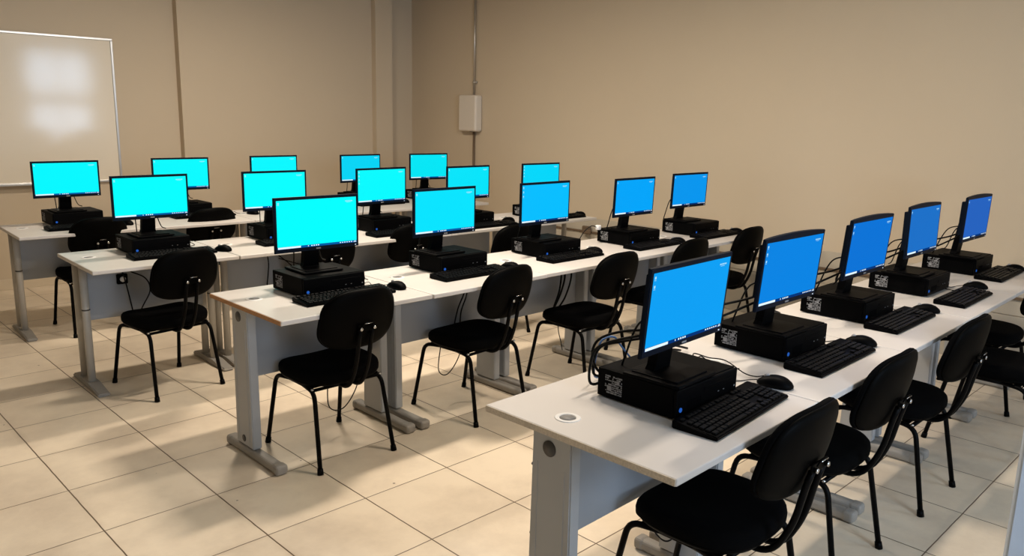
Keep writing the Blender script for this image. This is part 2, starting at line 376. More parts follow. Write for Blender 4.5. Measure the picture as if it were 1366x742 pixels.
# ------------------------------------------------------------------ desks
DEPTH, TOP, TH = 0.677, 0.74, 0.022
ROW = {'A': (1.545, 0.976, 0.012, 0.797), 'B': (1.542, 2.906, 0.0, 0.805), 'C': (1.289, 4.437, -0.024, 0.807), 'D': (1.285, 5.87, -0.039, 0.807)}
ROWN = {'A': 'nearest row', 'B': 'second row', 'C': 'third row', 'D': 'farthest row'}
ORD = ['first', 'second', 'third', 'fourth', 'fifth']
def at(r, t, y=0.0):
    x0, y0, a, W_ = ROW[r]; x = t * W_
    return (x0 + x * math.cos(a) - y * math.sin(a), y0 + x * math.sin(a) + y * math.cos(a))
def make_desk(W_, kind, label, loc, rotz, group, edge):
    """local frame: origin at the front left corner on the floor, x to the right, y to the back"""
    t = thing('computer_desk', label, 'desk', loc, rotz, group)
    W_ = W_ - 0.003
    bm = new(); span(bm, 0.0015, W_, 0, DEPTH, TOP - TH, TOP, 0.004); obj('tabletop', bm, M['melamine'], t)
    if edge:
        bm = new(); span(bm, -0.001, 0.0013, 0.003, DEPTH - .003, TOP - TH + .002, TOP - .0015)
        e = obj('edge_strip', bm, M[edge], t); e['label'] = {'chip': 'bare speckled chipboard edge', 'chip_brown': 'bare brown chipboard edge'}[edge]
    for side in (0, 1):
        x = 0.043 if side == 0 else W_ - 0.043
        out = -1 if side == 0 else 1
        if kind == 'panel':
            bm = new()
            # flat sheet column slightly wider towards the floor
            P = [(0.352, TOP - TH), (0.498, TOP - TH), (0.506, 0.05), (0.342, 0.05)]
            A = [bm.verts.new((x - .022, py, pz)) for py, pz in P]; B = [bm.verts.new((x + .022, py, pz)) for py, pz in P]
            bm.faces.new(A); bm.faces.new(B[::-1])
            for i in range(4): bm.faces.new((A[(i + 1) % 4], A[i], B[i], B[(i + 1) % 4]))
            bmesh.ops.bevel(bm, geom=bm.edges[:], offset=.004, segments=2, affect='EDGES')
            span(bm, x + out * .022 - .0015, x + out * .022 + .0015, 0.372, 0.376, .08, .62); span(bm, x + out * .022 - .0015, x + out * .022 + .0015, 0.474, 0.478, .08, .62)
            lg = obj('leg', bm, M['steel'], t)
            bm = new(); cyl(bm, (x + out * .0215, .432, .672), (x + out * .0245, .432, .672), .024, 24); obj('hole_cover', bm, M['hole'], lg)
            bm = new(); cyl(bm, (x + out * .0215, .43, .085), (x + out * .024, .43, .085), .017, 16)
            for bz in (.60, .38): cyl(bm, (x + out * .012, .495, bz), (x + out * .012, .505, bz), .005, 8)
            obj('bolt', bm, M['hole'], lg)
            bm = new()
            pr = [(x - .03, .10, .0), ]
            span(bm, x - .027, x + .027, .13, .605, .002, .046, .017, 0, 4)
            ft = obj('foot', bm, M['foot'], t)
            for yy in ((.112, .165), (.570, .615)):
                bm = new(); span(bm, x - .0295, x + .0295, yy[0], yy[1], .001, .048, .015, 0, 3); obj('foot_cap', bm, M['foot'], ft)
        else:
            for yy in (0.345, 0.475):
                bm = new(); cyl(bm, (x, yy, .03), (x, yy, TOP - TH), .0215, 16); lg = obj('leg', bm, M['tube_leg'], t)
                if yy < .4:
                    bm = new(); cyl(bm, (x, yy, .455), (x, yy, .463), .0225, 16); obj('joint_ring', bm, M['hole'], lg)
            bm = new(); P = [(.125, .0), (.61, .0), (.61, .022), (.50, .036), (.30, .036), (.125, .018)]
            A = [bm.verts.new((x - .032, a, b)) for a, b in P]; B = [bm.verts.new((x + .032, a, b)) for a, b in P]
            bm.faces.new(A); bm.faces.new(B[::-1])
            for i in range(6): bm.faces.new((A[(i + 1) % 6], A[i], B[i], B[(i + 1) % 6]))
            bmesh.ops.bevel(bm, geom=bm.edges[:], offset=.006, segments=3, affect='EDGES')
            obj('foot', bm, M['foot'], t)
    bm = new(); span(bm, .066, W_ - .066, .418, .433, .375, TOP - TH - .001, .002); obj('modesty_panel', bm, M['panel'], t)
    bm = new(); g = (0.105, 0.44)
    for k in range(24):
        a, b = 2 * PI * k / 24, 2 * PI * (k + 1) / 24
        for r0, r1, z0, z1 in ((.026, .037, .0022, .0022), (.037, .039, .0022, 0), (.026, .024, .0022, .0003)):
            bm.faces.new([bm.verts.new((g[0] + r * math.cos(q), g[1] + r * math.sin(q), TOP + z_)) for r, q, z_ in ((r0, a, z0), (r1, a, z1), (r1, b, z1), (r0, b, z0))])
    bmesh.ops.remove_doubles(bm, verts=bm.verts[:], dist=1e-5)
    gm = obj('cable_grommet', bm, M['white_pl'], t)
    bm = new(); cyl(bm, (g[0], g[1], TOP - .0005), (g[0], g[1], TOP + .0006), .0245, 24); obj('grommet_lid', bm, M['lid'], gm)
    return t
desk_lab = {
 'A': ['white desk nearest the camera, its speckled chipboard end and steel leg facing us', 'white desk of the nearest row just behind the closest one, second of five',
       'white desk in the middle of the nearest row, third of five', 'white desk of the nearest row, fourth from its open end', 'white desk ending the nearest row beside the right wall'],
 'B': ['white desk with a brown bare chipboard edge at the open end of the second row', 'white desk second along the second row, under the cable-strewn white desktop',
       'white desk in the middle of the second row, third of five', 'white desk fourth along the second row', 'white desk ending the second row beside the right wall'],
 'C': ['white desk on beige tubular legs at the open end of the third row', 'white desk second along the third row, behind the brown-edged desk',
       'white desk in the middle of the third row, third of five', 'white desk fourth along the third row', 'white desk ending the third row near the right wall'],
 'D': ['white desk at far left under the whiteboard, open end of the farthest row', 'white desk second along the farthest row', 'white desk in the middle of the farthest row, third of five',
       'white desk fourth along the farthest row', 'white desk ending the farthest row in the room corner']}
for r in 'ABCD':
    proto = None
    for k in range(5):
        x, y = at(r, k, 0.0 if k != 1 else -0.006); W_ = ROW[r][3]; grp = 'white desks in the ' + ROWN[r]
        edge = {'A': 'chip', 'B': 'chip_brown'}.get(r) if k == 0 else None
        if k <= 1:
            dsk = make_desk(W_, 'panel' if r in 'AB' else 'tube', desk_lab[r][k], (x, y, 0), ROW[r][2], grp, edge)
            if k == 1: proto = dsk; note_children(proto)
        else: dup(proto, (x, y, 0), ROW[r][2], desk_lab[r][k])

# ------------------------------------------------------------------ monitors
MON = {  # fitted panel centre (x, y) and small turn
'A1': (1.957, 1.241, .036), 'A2': (2.712, 1.298, -.014), 'A3': (3.516, 1.338, -.002), 'A4': (4.315, 1.379, .003), 'A5': (5.161, 1.368, -.010),
'B1': (1.970, 3.319, -.032), 'B2': (2.772, 3.333, .010), 'B3': (3.558, 3.317, .009), 'B4': (4.364, 3.243, .006), 'B5': (5.154, 3.321, -.030),
'C1': (1.765, 4.848, -.002), 'C2': (2.559, 4.832, -.065), 'C3': (3.368, 4.771, .030), 'C4': (4.112, 4.663, .004), 'C5': (4.938, 4.665, -.039),
'D1': (1.720, 6.316, .019), 'D2': (2.581, 6.409, -.063), 'D3': (3.410, 6.441, -.004), 'D4': (4.240, 6.341, .003), 'D5': (4.992, 6.262, -.107)}
TILT = {'A1': -.075, 'A2': -.07, 'A3': -.065, 'A4': .015, 'A5': -.02, 'B4': -.03, 'B5': -.03}
COL = {'A1': (10, 160, 245), 'A2': (5, 132, 228), 'A3': (8, 115, 215), 'A4': (28, 112, 200), 'A5': (38, 98, 190),
'B1': (0, 255, 255), 'B2': (0, 228, 255), 'B3': (0, 190, 255), 'B4': (0, 165, 250), 'B5': (5, 150, 238),
'C1': (0, 255, 255), 'C2': (0, 255, 255), 'C3': (0, 250, 255), 'C4': (0, 228, 250), 'C5': (0, 215, 250),
'D1': (0, 248, 255), 'D2': (0, 250, 255), 'D3': (0, 248, 255), 'D4': (0, 212, 245), 'D5': (0, 230, 245)}
MW, MH, MZ0, PCTOP = 0.446, 0.259, 0.941, 0.836
def make_monitor(arch, icons, bar, col, label, loc, rotz, tilt, group):
    """local frame: origin on the computer's lid under the panel centre, -y faces the user"""
    t = thing('computer_monitor', label, 'monitor', loc, rotz, group)
    zc = MZ0 + MH / 2 - PCTOP; Rt = Matrix.Translation((0, -0.006, zc)) @ Matrix.Rotation(-tilt, 4, 'X')
    def place(o): o.matrix_local = Rt; return o
    hw, hh = MW / 2, MH / 2
    bm = new()
    top = [(hw - 2 * hw * k / 12, hh + (arch * (1 - (1 - 2 * k / 12) ** 2))) for k in range(13)]
    prism(bm, [(-hw, -hh), (hw, -hh)] + top, 0.0, 0.013)
    prism(bm, [(-hw * .82, -hh * .7), (hw * .82, -hh * .7), (hw * .82, hh * .78), (-hw * .82, hh * .78)], 0.013, 0.042)
    bmesh.ops.bevel(bm, geom=[e for e in bm.edges if abs((e.verts[0].co - e.verts[1].co).y) < 1e-5 and e.calc_length() > .01], offset=.0025, segments=2, affect='EDGES')
    pn = place(obj('casing', bm, M['bezel'], t))
    sw, sb, st = hw - .0125, -hh + .019, hh - .0135
    bm = new()
    def quad(x0, x1, z0, z1, y, mi):
        f = bm.faces.new([bm.verts.new(v) for v in ((x0, y, z0), (x1, y, z0), (x1, y, z1), (x0, y, z1))]); f.material_index = mi
    H_ = st - sb; Wd = 2 * sw
    quad(-sw, sw, sb + .0105, st, -.0008, 0); quad(-sw, sw, sb, sb + .0105, -.0008, 1)
    quad(-sw + .002, -sw + .118, sb + .0012, sb + .0098, -.0012, 2)                      # search field
    for i, x in enumerate((.155, .172, .184, .196, .207)): quad(-sw + x, -sw + x + (.007 if i else .004), sb + .003, sb + .0085, -.0012, 2)
    for i in range(6): quad(sw - .095 + i * .0125, sw - .088 + i * .0125, sb + .0035, sb + .0078, -.0012, 2)
    quad(sw - .018, sw - .002, sb + .002, sb + .0045, -.0012, 2); quad(sw - .015, sw - .003, sb + .0062, sb + .0085, -.0012, 2)
    for i in range(icons):                                                              # desktop icons in a column
        quad(-sw + .006, -sw + .0135, st - .0175 - i * .026, st - .0095 - i * .026, -.0012, 3)
        quad(-sw + .005, -sw + .0145, st - .0215 - i * .026, st - .0202 - i * .026, -.0012, 3)
    x = sw - .060                                                                       # small white wordmark, top right
    for i, wl in enumerate((.006, .004, .007, .005, .006, .004)):
        quad(x, x + wl, st - .0212, st - .0165, -.0012, 3); x += wl + .0015
    quad(sw - .055, sw - .030, st - .0252, st - .0240, -.0012, 3)
    sc = obj('screen', bm, [M['scr_white'], M[bar], M['scr_white'], M['scr_icon']], t); sc.matrix_local = Rt
    e = emis('screen_glow', srgb(*col), 1.0)
    sc.data.materials[0] = e
    bm = new(); span(bm, -.012, .012, -.0011, .001, -hh + .006, -hh + .012); lg = place(obj('maker_mark', bm, M['sticker'], t))
    bm = new(); span(bm, hw - .022, hw - .016, -.0014, .001, -hh + .006, -hh + .010); place(obj('power_light', bm, M['led_white'], t))
    # neck and base
    bm = new()
    n0 = Vector((0, .062, zc - .03)); n1 = Vector((0, .085, .03)); n2 = Vector((0, .09, .010))
    for a, b, wa, wb in ((n0, n1, .036, .040), (n1, n2, .040, .046)):
        vs = []
        for q, w_ in ((a, wa), (b, wb)):
            for sx_, sy_ in ((-1, -1), (1, -1), (1, 1), (-1, 1)): vs.append(bm.verts.new((q.x + sx_ * w_, q.y + sy_ * .016, q.z)))
        for i in range(4): bm.faces.new((vs[i], vs[(i + 1) % 4], vs[4 + (i + 1) % 4], vs[4 + i]))
        bm.faces.new(vs[:4][::-1]); bm.faces.new(vs[4:])
    span(bm, -.045, .045, .040, .062, zc - .075, zc + .045, .006)
    obj('neck', bm, M['black_pl'], t)
    bm = new(); span(bm, -.105, .105, -.055, .145, .0005, .011, .004); span(bm, -.085, .085, -.035, .125, .010, .015, .004); obj('base', bm, M['black_pl'], t)
    bm = new()
    tube(bm, smooth_path([(.03, .055, zc - .05), (.06, .12, zc - .09), (.11, .17, .035), (.15, .20, .01)]), .003, 6)
    tube(bm, smooth_path([(-.03, .055, zc - .05), (-.05, .13, zc - .08), (-.03, .19, .03), (-.02, .21, -.02)]), .0035, 6)
    obj('cable', bm, M['cable'], t)
    return t
mon_lab = {
'A1': 'black monitor with the largest bright blue screen, nearest the camera', 'A2': 'black monitor with a deep blue screen, second along the nearest row',
'A3': 'black monitor with a curved top edge in the middle of the nearest row', 'A4': 'black monitor with a dull blue screen, fourth along the nearest row', 'A5': 'black monitor with the darkest blue screen, last of the nearest row at far right',
'B1': 'black monitor glowing bright cyan, largest in the second row at its open end', 'B2': 'black monitor with a light cyan screen, second along the second row',
'B3': 'black monitor with a sky blue screen and desktop icons, third along the second row', 'B4': 'black monitor with an azure screen, fourth along the second row', 'B5': 'black monitor with an azure screen ending the second row by the right wall',
'C1': 'black monitor glowing cyan at the open end of the third row', 'C2': 'black monitor glowing cyan, second along the third row, partly behind the brightest one',
'C3': 'black monitor glowing cyan with a column of icons, third along the third row', 'C4': 'black monitor glowing cyan, fourth along the third row below the wall box', 'C5': 'black monitor glowing cyan with its lower part hidden, last of the third row',
'D1': 'black monitor glowing cyan in front of the whiteboard at far left', 'D2': 'black monitor glowing cyan, second along the farthest row right of the whiteboard',
'D3': 'black monitor with only its upper half showing, third along the farthest row', 'D4': 'black monitor with a blue-cyan screen, fourth along the farthest row', 'D5': 'small cyan black-framed monitor standing in front of the room corner'}
for kx, (x, y, a) in MON.items():
    make_monitor(.009 if kx in ('A2', 'A3', 'A4', 'A5') else 0.0, {'C3': 4, 'B3': 3, 'C5': 4, 'A2': 3, 'A3': 2, 'C2': 1, 'D4': 1, 'D5': 1, 'A1': 2}.get(kx, 1),
                 'bar_bright' if kx[0] in 'CD' or kx in ('B1', 'B2') else 'bar_deep', COL[kx], mon_lab[kx], (x, y, PCTOP), a, TILT.get(kx, 0.0), 'monitors in the ' + ROWN[kx[0]])

# ------------------------------------------------------------------ desktop computers
PC = {'A1': (2.030, 1.336), 'A2': (2.805, 1.393), 'A3': (3.605, 1.432), 'A4': (4.405, 1.440), 'A5': (5.255, 1.460),
'B1': (1.990, 3.340), 'B2': (2.845, 3.382), 'B3': (3.650, 3.377), 'B4': (4.447, 3.331), 'B5': (5.233, 3.335), 'C1': (1.788, 4.908), 'C2': (2.636, 4.916), 'D1': (1.770, 6.410)}
PW, PD, PH = 0.336, 0.292, 0.0945
def make_pc(label, loc, group):
    t = thing('desktop_computer', label, 'computer', loc, 0, group)
    hw, hd = PW / 2, PD / 2
    bm = new(); span(bm, -hw, hw, -hd + .012, hd, .004, PH, .003)
    for i in range(4):
        x, y = (hw - .03) * (-1, 1, -1, 1)[i], (hd - .03) * (-1, -1, 1, 1)[i]; cyl(bm, (x, y, 0), (x, y, .006), .012, 12)
    obj('case', bm, M['black_case'], t)
    bm = new(); span(bm, -hw + .001, hw - .001, -hd, -hd + .012, .006, PH - .002, .004)
    span(bm, -.02, hw - .03, -hd - .001, -hd + .002, .058, .072, .001); span(bm, -.04, hw - .10, -hd - .0008, -hd + .002, .030, .0325)
    for k in range(10): span(bm, -hw + .055 + k * .008, -hw + .059 + k * .008, -hd - .001, -hd + .001, .02, .05)
    fr = obj('front_panel', bm, M['black_pl'], t)
    bm = new(); cyl(bm, (-hw + .022, -hd - .0015, .030), (-hw + .022, -hd + .001, .030), .0072, 16); obj('power_button', bm, M['led_blue'], fr)
    bm = new()
    for q in (.055, .085): span(bm, q, q + .006, -hd - .0012, -hd + .001, .040, .0425)
    span(bm, hw - .020, hw - .014, -hd - .0012, -hd + .001, .036, .041)
    obj('port_mark', bm, M['sticker'], fr)
    # printed service label on the left side: rows of small grey marks
    bm = new(); rnd = random.Random(3); xx = -hw - .0004
    for i in range(9):
        z = .020 + i * .0066; y = hd - .095
        while y < hd - .032:
            l = rnd.choice((.004, .006, .009, .013, .003)); l = min(l, hd - .03 - y)
            if rnd.random() < .72: span(bm, xx - .0003, xx + .0008, y, y + l, z, z + (.0045 if rnd.random() < .8 else .0028))
            y += l + .0022
    for (y0, z0, s_) in ((hd - .055, .028, .016), (hd - .085, .055, .010)): span(bm, xx - .0004, xx + .0008, y0, y0 + s_, z0, z0 + s_)
    obj('service_label', bm, M['sticker'], t)
    bm = new()
    for k in range(7): span(bm, -hw + .05, hw - .20, hd - .001, hd + .001, .02 + k * .009, .0245 + k * .009)
    cyl(bm, (hw - .06, hd, .04), (hw - .06, hd + .018, .04), .010, 10); cyl(bm, (hw - .10, hd, .03), (hw - .10, hd + .016, .03), .008, 10)
    obj('rear_connectors', bm, M['black_pl'], t)
    return t
pc0 = None
pc_lab = {
'A1': 'black flat desktop computer under the monitor nearest the camera', 'A2': 'black flat desktop computer under the second monitor of the nearest row', 'A3': 'black flat desktop computer under the middle monitor of the nearest row',
'A4': 'black flat desktop computer under the fourth monitor of the nearest row', 'A5': 'black flat desktop computer at the wall end of the nearest row',
'B1': 'black flat desktop computer with a blue light on the brown-edged desk', 'B2': 'black flat desktop computer under the second monitor of the second row', 'B3': 'black flat desktop computer under the middle monitor of the second row',
'B4': 'black flat desktop computer under the fourth monitor of the second row', 'B5': 'black flat desktop computer at the wall end of the second row',
'C1': 'black flat desktop computer on the tubular-legged desk that opens the third row', 'C2': 'black flat desktop computer under the second monitor of the third row', 'C3': 'black flat desktop computer under the middle monitor of the third row',
'C4': 'black flat desktop computer under the fourth monitor of the third row', 'C5': 'black flat desktop computer at the wall end of the third row',
'D1': 'black flat desktop computer below the whiteboard at far left', 'D2': 'black flat desktop computer under the second monitor of the farthest row', 'D3': 'black flat desktop computer under the middle monitor of the farthest row',
'D4': 'black flat desktop computer under the fourth monitor of the farthest row', 'D5': 'black flat desktop computer in the far corner of the room'}
for kx in MON:
    if kx not in PC: PC[kx] = (MON[kx][0] + .045, MON[kx][1] + .06)
    loc = (PC[kx][0] - .006, PC[kx][1], TOP + .0005)
    if pc0 is None: pc0 = make_pc(pc_lab[kx], loc, 'flat computers in the ' + ROWN[kx[0]]); note_children(pc0)
    else: dup(pc0, loc, 0, pc_lab[kx], 'flat computers in the ' + ROWN[kx[0]])

# ------------------------------------------------------------------ keyboards and mice
def make_keyboard(label, loc, rotz, group):
    t = thing('computer_keyboard', label, 'keyboard', loc, rotz, group)
    w_, d_ = .480, .142
    bm = new(); P = [(0, 0), (d_, 0), (d_, .024), (d_ * .8, .0225), (0, .012)]
    A = [bm.verts.new((0, a, b)) for a, b in P]; B = [bm.verts.new((w_, a, b)) for a, b in P]
    bm.faces.new(A); bm.faces.new(B[::-1])
    for i in range(5): bm.faces.new((A[(i + 1) % 5], A[i], B[i], B[(i + 1) % 5]))
    bmesh.ops.bevel(bm, geom=bm.edges[:], offset=.003, segments=2, affect='EDGES')
    obj('body', bm, M['kb'], t)
    bm = new()
    def key(x, y, kw, kd=.0155):
        z = .012 + (y + kd / 2) / (d_ * .8) * .0105
        box(bm, (x + kw / 2, y + kd / 2, z + .003), (kw, kd, .007), .0018, 1, 0)
    u = .0200
    rows = [(.010, [1.25, 1.25, 1.25, 6.25, 1.25, 1.25, 1.25, 1.25]), (.029, [2.25] + [1] * 10 + [2.75]), (.048, [1.75] + [1] * 11 + [2.25]), (.067, [1.5] + [1] * 12 + [1.5]), (.086, [1] * 13 + [2])]
    for y, ks in rows:
        x = .010
        for k_ in ks: key(x, y, k_ * u - .003); x += k_ * u
    x = .010
    for i in range(13): key(x + (0 if i == 0 else .012 + ((i - 1) // 4) * .008), .112, u - .003, .013); x += u
    for i in range(3):
        key(.319 + i * u, .010, u - .003); key(.319 + i * u, .067, u - .003); key(.319 + i * u, .086, u - .003); key(.319 + i * u, .112, u - .003, .013)
    key(.319 + u, .029, u - .003)
    for j in range(5):
        for i in range(4): key(.386 + i * u, .010 + j * .019, u - .003)
    obj('keys', bm, M['key'], t)
    bm = new(); tube(bm, smooth_path([(.36, d_ - .002, .014), (.39, d_ + .006, .006), (.415, d_ + .03, .003), (.43, d_ + .09, .003), (.42, d_ + .16, .003), (.43, d_ + .26, .003)]), .0022, 6)
    obj('cable', bm, M['cable'], t)
    return t
def make_mouse(label, loc, rotz, group):
    t = thing('computer_mouse', label, 'mouse', loc, rotz, group)
    bm = new()
    def df(v):
        f = max(0, 1 - (v.y / .062) ** 2); z = v.z * (0.55 + .45 * f) * (1 - .12 * v.y / .06)
        return Vector((v.x * (1 - .10 * (v.z / .036)), v.y, z))
    pad(bm, .034, .060, [(0.001, .93), (.006, 1.0), (.016, 1.0), (.026, .92), (.033, .72), (.036, .45)], 32, 2.3, df)
    sh = obj('shell', bm, M['black_pl'], t)
    bm = new(); cyl(bm, (-.004, .028, .029), (.004, .028, .029), .009, 14); obj('scroll_wheel', bm, M['sticker'], sh)
    bm = new(); tube(bm, smooth_path([(0, .056, .010), (-.005, .085, .004), (-.05, .125, .003), (-.045, .165, .012), (-.09, .17, .004), (-.06, .21, .003), (-.10, .25, .003)]), .0018, 6)
    obj('cable', bm, M['cable'], t)
    return t
kb0 = ms0 = None
KB = {'A1': (1.818, 1.030), 'A2': (2.570, 1.080), 'A3': (3.365, 1.120), 'A4': (4.115, 1.085), 'A5': (4.985, 1.150), 'B1': (1.750, 3.045), 'B2': (2.570, 3.075), 'B3': (3.395, 3.105), 'B4': (4.185, 3.07), 'B5': (4.985, 3.06),
      'C1': (1.56, 4.60), 'C2': (2.36, 4.61), 'C3': (3.13, 4.50), 'D1': (1.50, 6.02)}
MS = {'A1': (2.372, 1.150), 'A2': (3.100, 1.165), 'A3': (3.905, 1.190), 'A4': (4.705, 1.205), 'A5': (5.475, 1.215), 'B1': (2.290, 3.125), 'B2': (3.105, 3.15), 'B3': (3.890, 3.205), 'C1': (2.095, 4.635), 'C4': (4.50, 4.60), 'C5': (5.24, 4.52), 'D2': (3.05, 6.15)}
whose = {'A': ['of the workstation nearest the camera', 'of the second workstation in the nearest row', 'of the middle workstation in the nearest row', 'of the fourth workstation in the nearest row', 'at the wall end of the nearest row'],
 'B': ['on the brown-edged desk', 'on the second desk of the second row', 'on the middle desk of the second row', 'on the fourth desk of the second row', 'at the wall end of the second row'],
 'C': ['on the first desk of the third row', 'on the second desk of the third row', 'on the middle desk of the third row', 'on the fourth desk of the third row', 'at the wall end of the third row'],
 'D': ['on the desk below the whiteboard', 'on the second desk of the farthest row', 'on the middle desk of the farthest row', 'on the fourth desk of the farthest row', 'on the desk in the far corner']}
for kx in MON:
    r, k = kx[0], int(kx[1]) - 1; a = ROW[r][2]
    if kx not in KB:
        KB[kx] = (PC[kx][0] - .20, PC[kx][1] - PD / 2 - .155)
    x, y = KB[kx]; loc = (x, y, TOP + .0005)
    y_max = PC[kx][1] - PD / 2 - .145
    loc = (x, min(y, y_max), loc[2])
    lab = 'black keyboard ' + whose[r][k] + (', its keys plainly visible' if kx == 'A1' else '')
    if kb0 is None: kb0 = make_keyboard(lab, loc, a + (.06 if kx == 'A1' else 0), 'black keyboards of the ' + ROWN[r]); note_children(kb0)
    else: dup(kb0, loc, a, lab, 'black keyboards of the ' + ROWN[r])
    if kx not in MS: MS[kx] = (loc[0] + .480 + .05, loc[1] + .07)
    mx_, my_ = MS[kx]
    mx_ = max(mx_, loc[0] + .480 + .036)
    lab = 'black corded mouse ' + whose[r][k]
    if ms0 is None: ms0 = make_mouse(lab, (mx_, my_, TOP + .0005), .15, 'black mice of the ' + ROWN[r]); note_children(ms0)
    else: dup(ms0, (mx_, my_, TOP + .0005), .15 + .25 * math.sin(7 * mx_), lab, 'black mice of the ' + ROWN[r])

# ------------------------------------------------------------------ chairs
def make_chair(label, loc, rotz, group):
    t = thing('office_chair', label, 'chair', loc, rotz, group)
    # seat
    def ds(v):
        return Vector((v.x, v.y, v.z - .022 * max(0, v.y / .2) ** 3 + .010 * (abs(v.x) / .21) ** 2 * (1 if v.z > .41 else .3)))
    bm = new(); pad(bm, .212, .205, [(.392, .96), (.400, .995), (.415, 1.0), (.430, .985), (.441, .94), (.447, .86)], 56, 3.0, ds); st = obj('seat', bm, M['fabric'], t); st.location = (0, -.005, 0)
    bm = new(); pad(bm, .208, .200, [(.378, .90), (.384, .97), (.394, 1.0), (.399, 1.0)], 56, 3.0, None); sh = obj('seat_shell', bm, M['shell'], st)
    # backrest: built lying down then stood up and bent
    yb, zb = -.302, .700
    def db(v):
        return Vector((v.x, yb - v.z + .055 * (v.x / .2) ** 2 + .02 * (v.y / .15) ** 2 - .22 * v.y, zb + v.y))
    bm = new(); pad(bm, .195, .143, [(-.024, .86), (-.020, .94), (-.010, .99), (.002, 1.0), (.006, .985)], 56, 2.9, db, 0, -.05); bk = obj('backrest', bm, M['fabric'], t)
    bm = new(); pad(bm, .194, .142, [(.006, .99), (.012, .985), (.018, .93), (.021, .80)], 56, 2.9, db, 0, -.05); obj('back_shell', bm, M['shell'], bk)
    # four legs, each with its bend and rubber tip
    for sx_ in (-1, 1):
        for sy_ in (-1, 1):
            bm = new()
            tube(bm, fillet([(sx_ * .200, sy_ * .240, .012), (sx_ * .180, sy_ * .172, .362), (sx_ * .172, sy_ * .06, .372)], .045), .0105, 10)
            lg = obj('leg', bm, M['tube'], t)
            bm = new(); cyl(bm, (sx_ * .2006, sy_ * .242, .0), (sx_ * .1992, sy_ * .237, .026), .0145, 12, 0, .013); obj('rubber_foot', bm, M['tube'], lg)
    bm = new()
    for sx_ in (-1, 1): tube(bm, [(sx_ * .172, -.075, .372), (sx_ * .172, .075, .372)], .0105, 10)
    for y in (-.155, .12): tube(bm, [(-.176, y, .366), (.176, y, .366)], .0095, 10, flat=.8)
    for x in (-.05, .05): tube(bm, [(x, -.155, .372), (x, .12, .372)], .008, 8)
    for sx_ in (-1, 1):
        for y in (-.13, .11): box(bm, (sx_ * .155, y, .376), (.05, .03, .006))
    obj('seat_frame', bm, M['tube'], t)
    for x in (-.032, .032):
        bm = new(); tube(bm, fillet([(x, .02, .366), (x, -.225, .362), (x, -.285, .48), (x, -.308, .60), (x, -.322, .655)], .07, 7), .010, 10); obj('back_support', bm, M['tube'], t)
    bm = new()
    box(bm, (0, -.325, .665), (.088, .006, .030), .002)
    for x in (-.034, .034):
        cyl(bm, (x, -.336, .664), (x, -.322, .664), .0072, 12)
    tube(bm, smooth_path([(-.030, -.334, .674), (-.018, -.338, .690), (.018, -.338, .690), (.030, -.334, .674)]), .003, 6)
    obj('bracket', bm, M['shell'], t)
    for x in (-.034, .034):
        bm = new(); cyl(bm, (x, -.340, .664), (x, -.335, .664), .0075, 12); obj('screw', bm, M['chrome'], t)
    bm = new(); cyl(bm, (-.02, -.341, .688), (.02, -.341, .688), .0016, 6)
    obj('bracket_clip', bm, M['chrome'], t)
    for q in (-1, 1):
        bm = new(); cyl(bm, (q * .176, -.158, .372), (q * .186, -.160, .372), .006, 8); obj('frame_bolt', bm, M['chrome'], t)
    return t
CH = {'A1': (2.05, 1.17, 0), 'A2': (2.765, 1.20, 0.0), 'A3': (3.555, 1.18, 0), 'A4': (4.47, 0.99, 0), 'A5': (5.15, 1.26, 0),
'B1': (1.915, 3.16, 0), 'B2': (2.785, 3.125, .08), 'B3': (3.60, 3.035, .0), 'B4': (4.42, 3.07, 0), 'B5': (5.27, 3.13, 0),
'C1': (1.69, 4.56, .13), 'C2': (2.705, 4.67, 0), 'C3': (3.38, 4.68, 0), 'C4': (3.93, 4.22, 0.0), 'D1': (1.777, 6.15, 0), 'D2': (2.63, 6.25, 0)}
ch_lab = {
'A1': 'black padded chair nearest the camera, its seat in the bottom right foreground', 'A2': 'black chair tucked at the second desk of the nearest row', 'A3': 'black chair tucked at the third desk of the nearest row',
'A4': 'black chair pulled out at the fourth desk of the nearest row, cut off at right', 'A5': 'black chair farthest along the nearest row, only seat and a leg in view',
'B1': 'black chair with its whole back facing us at the brown-edged desk', 'B2': 'black chair turned slightly at the second desk of the second row', 'B3': 'black chair at the third desk of the second row, left of the biggest blue screen',
'B4': 'black chair mostly hidden behind the biggest blue screen', 'B5': 'black chair seen edge-on at the wall end of the second row', 'C1': 'black chair standing askew at the open end of the third row',
'C2': 'black chair showing just beneath the brightest cyan screen', 'C3': 'black chair with only its rounded left side visible behind the second-row computer', 'C4': 'black chair of which one leg shows under the second row',
'D1': 'black chair at the far left desk under the whiteboard', 'D2': 'black chair at the second desk of the farthest row'}
ch0 = None
for kx, (x, y, a) in CH.items():
    grp = 'black chairs along the ' + ROWN[kx[0]]
    if ch0 is None: ch0 = make_chair(ch_lab[kx], (x, y, 0), a, grp); note_children(ch0)
    else: dup(ch0, (x, y, 0), a, ch_lab[kx], grp)

# ------------------------------------------------------------------ loose cables and plugs
def cable(name, paths, label, r=.0035, m='cable', cat='cable', group=None):
    bm = new()
    for q in paths: tube(bm, smooth_path(q), r, 6)
    return tag(obj(name, bm, M[m]), label, cat, group)
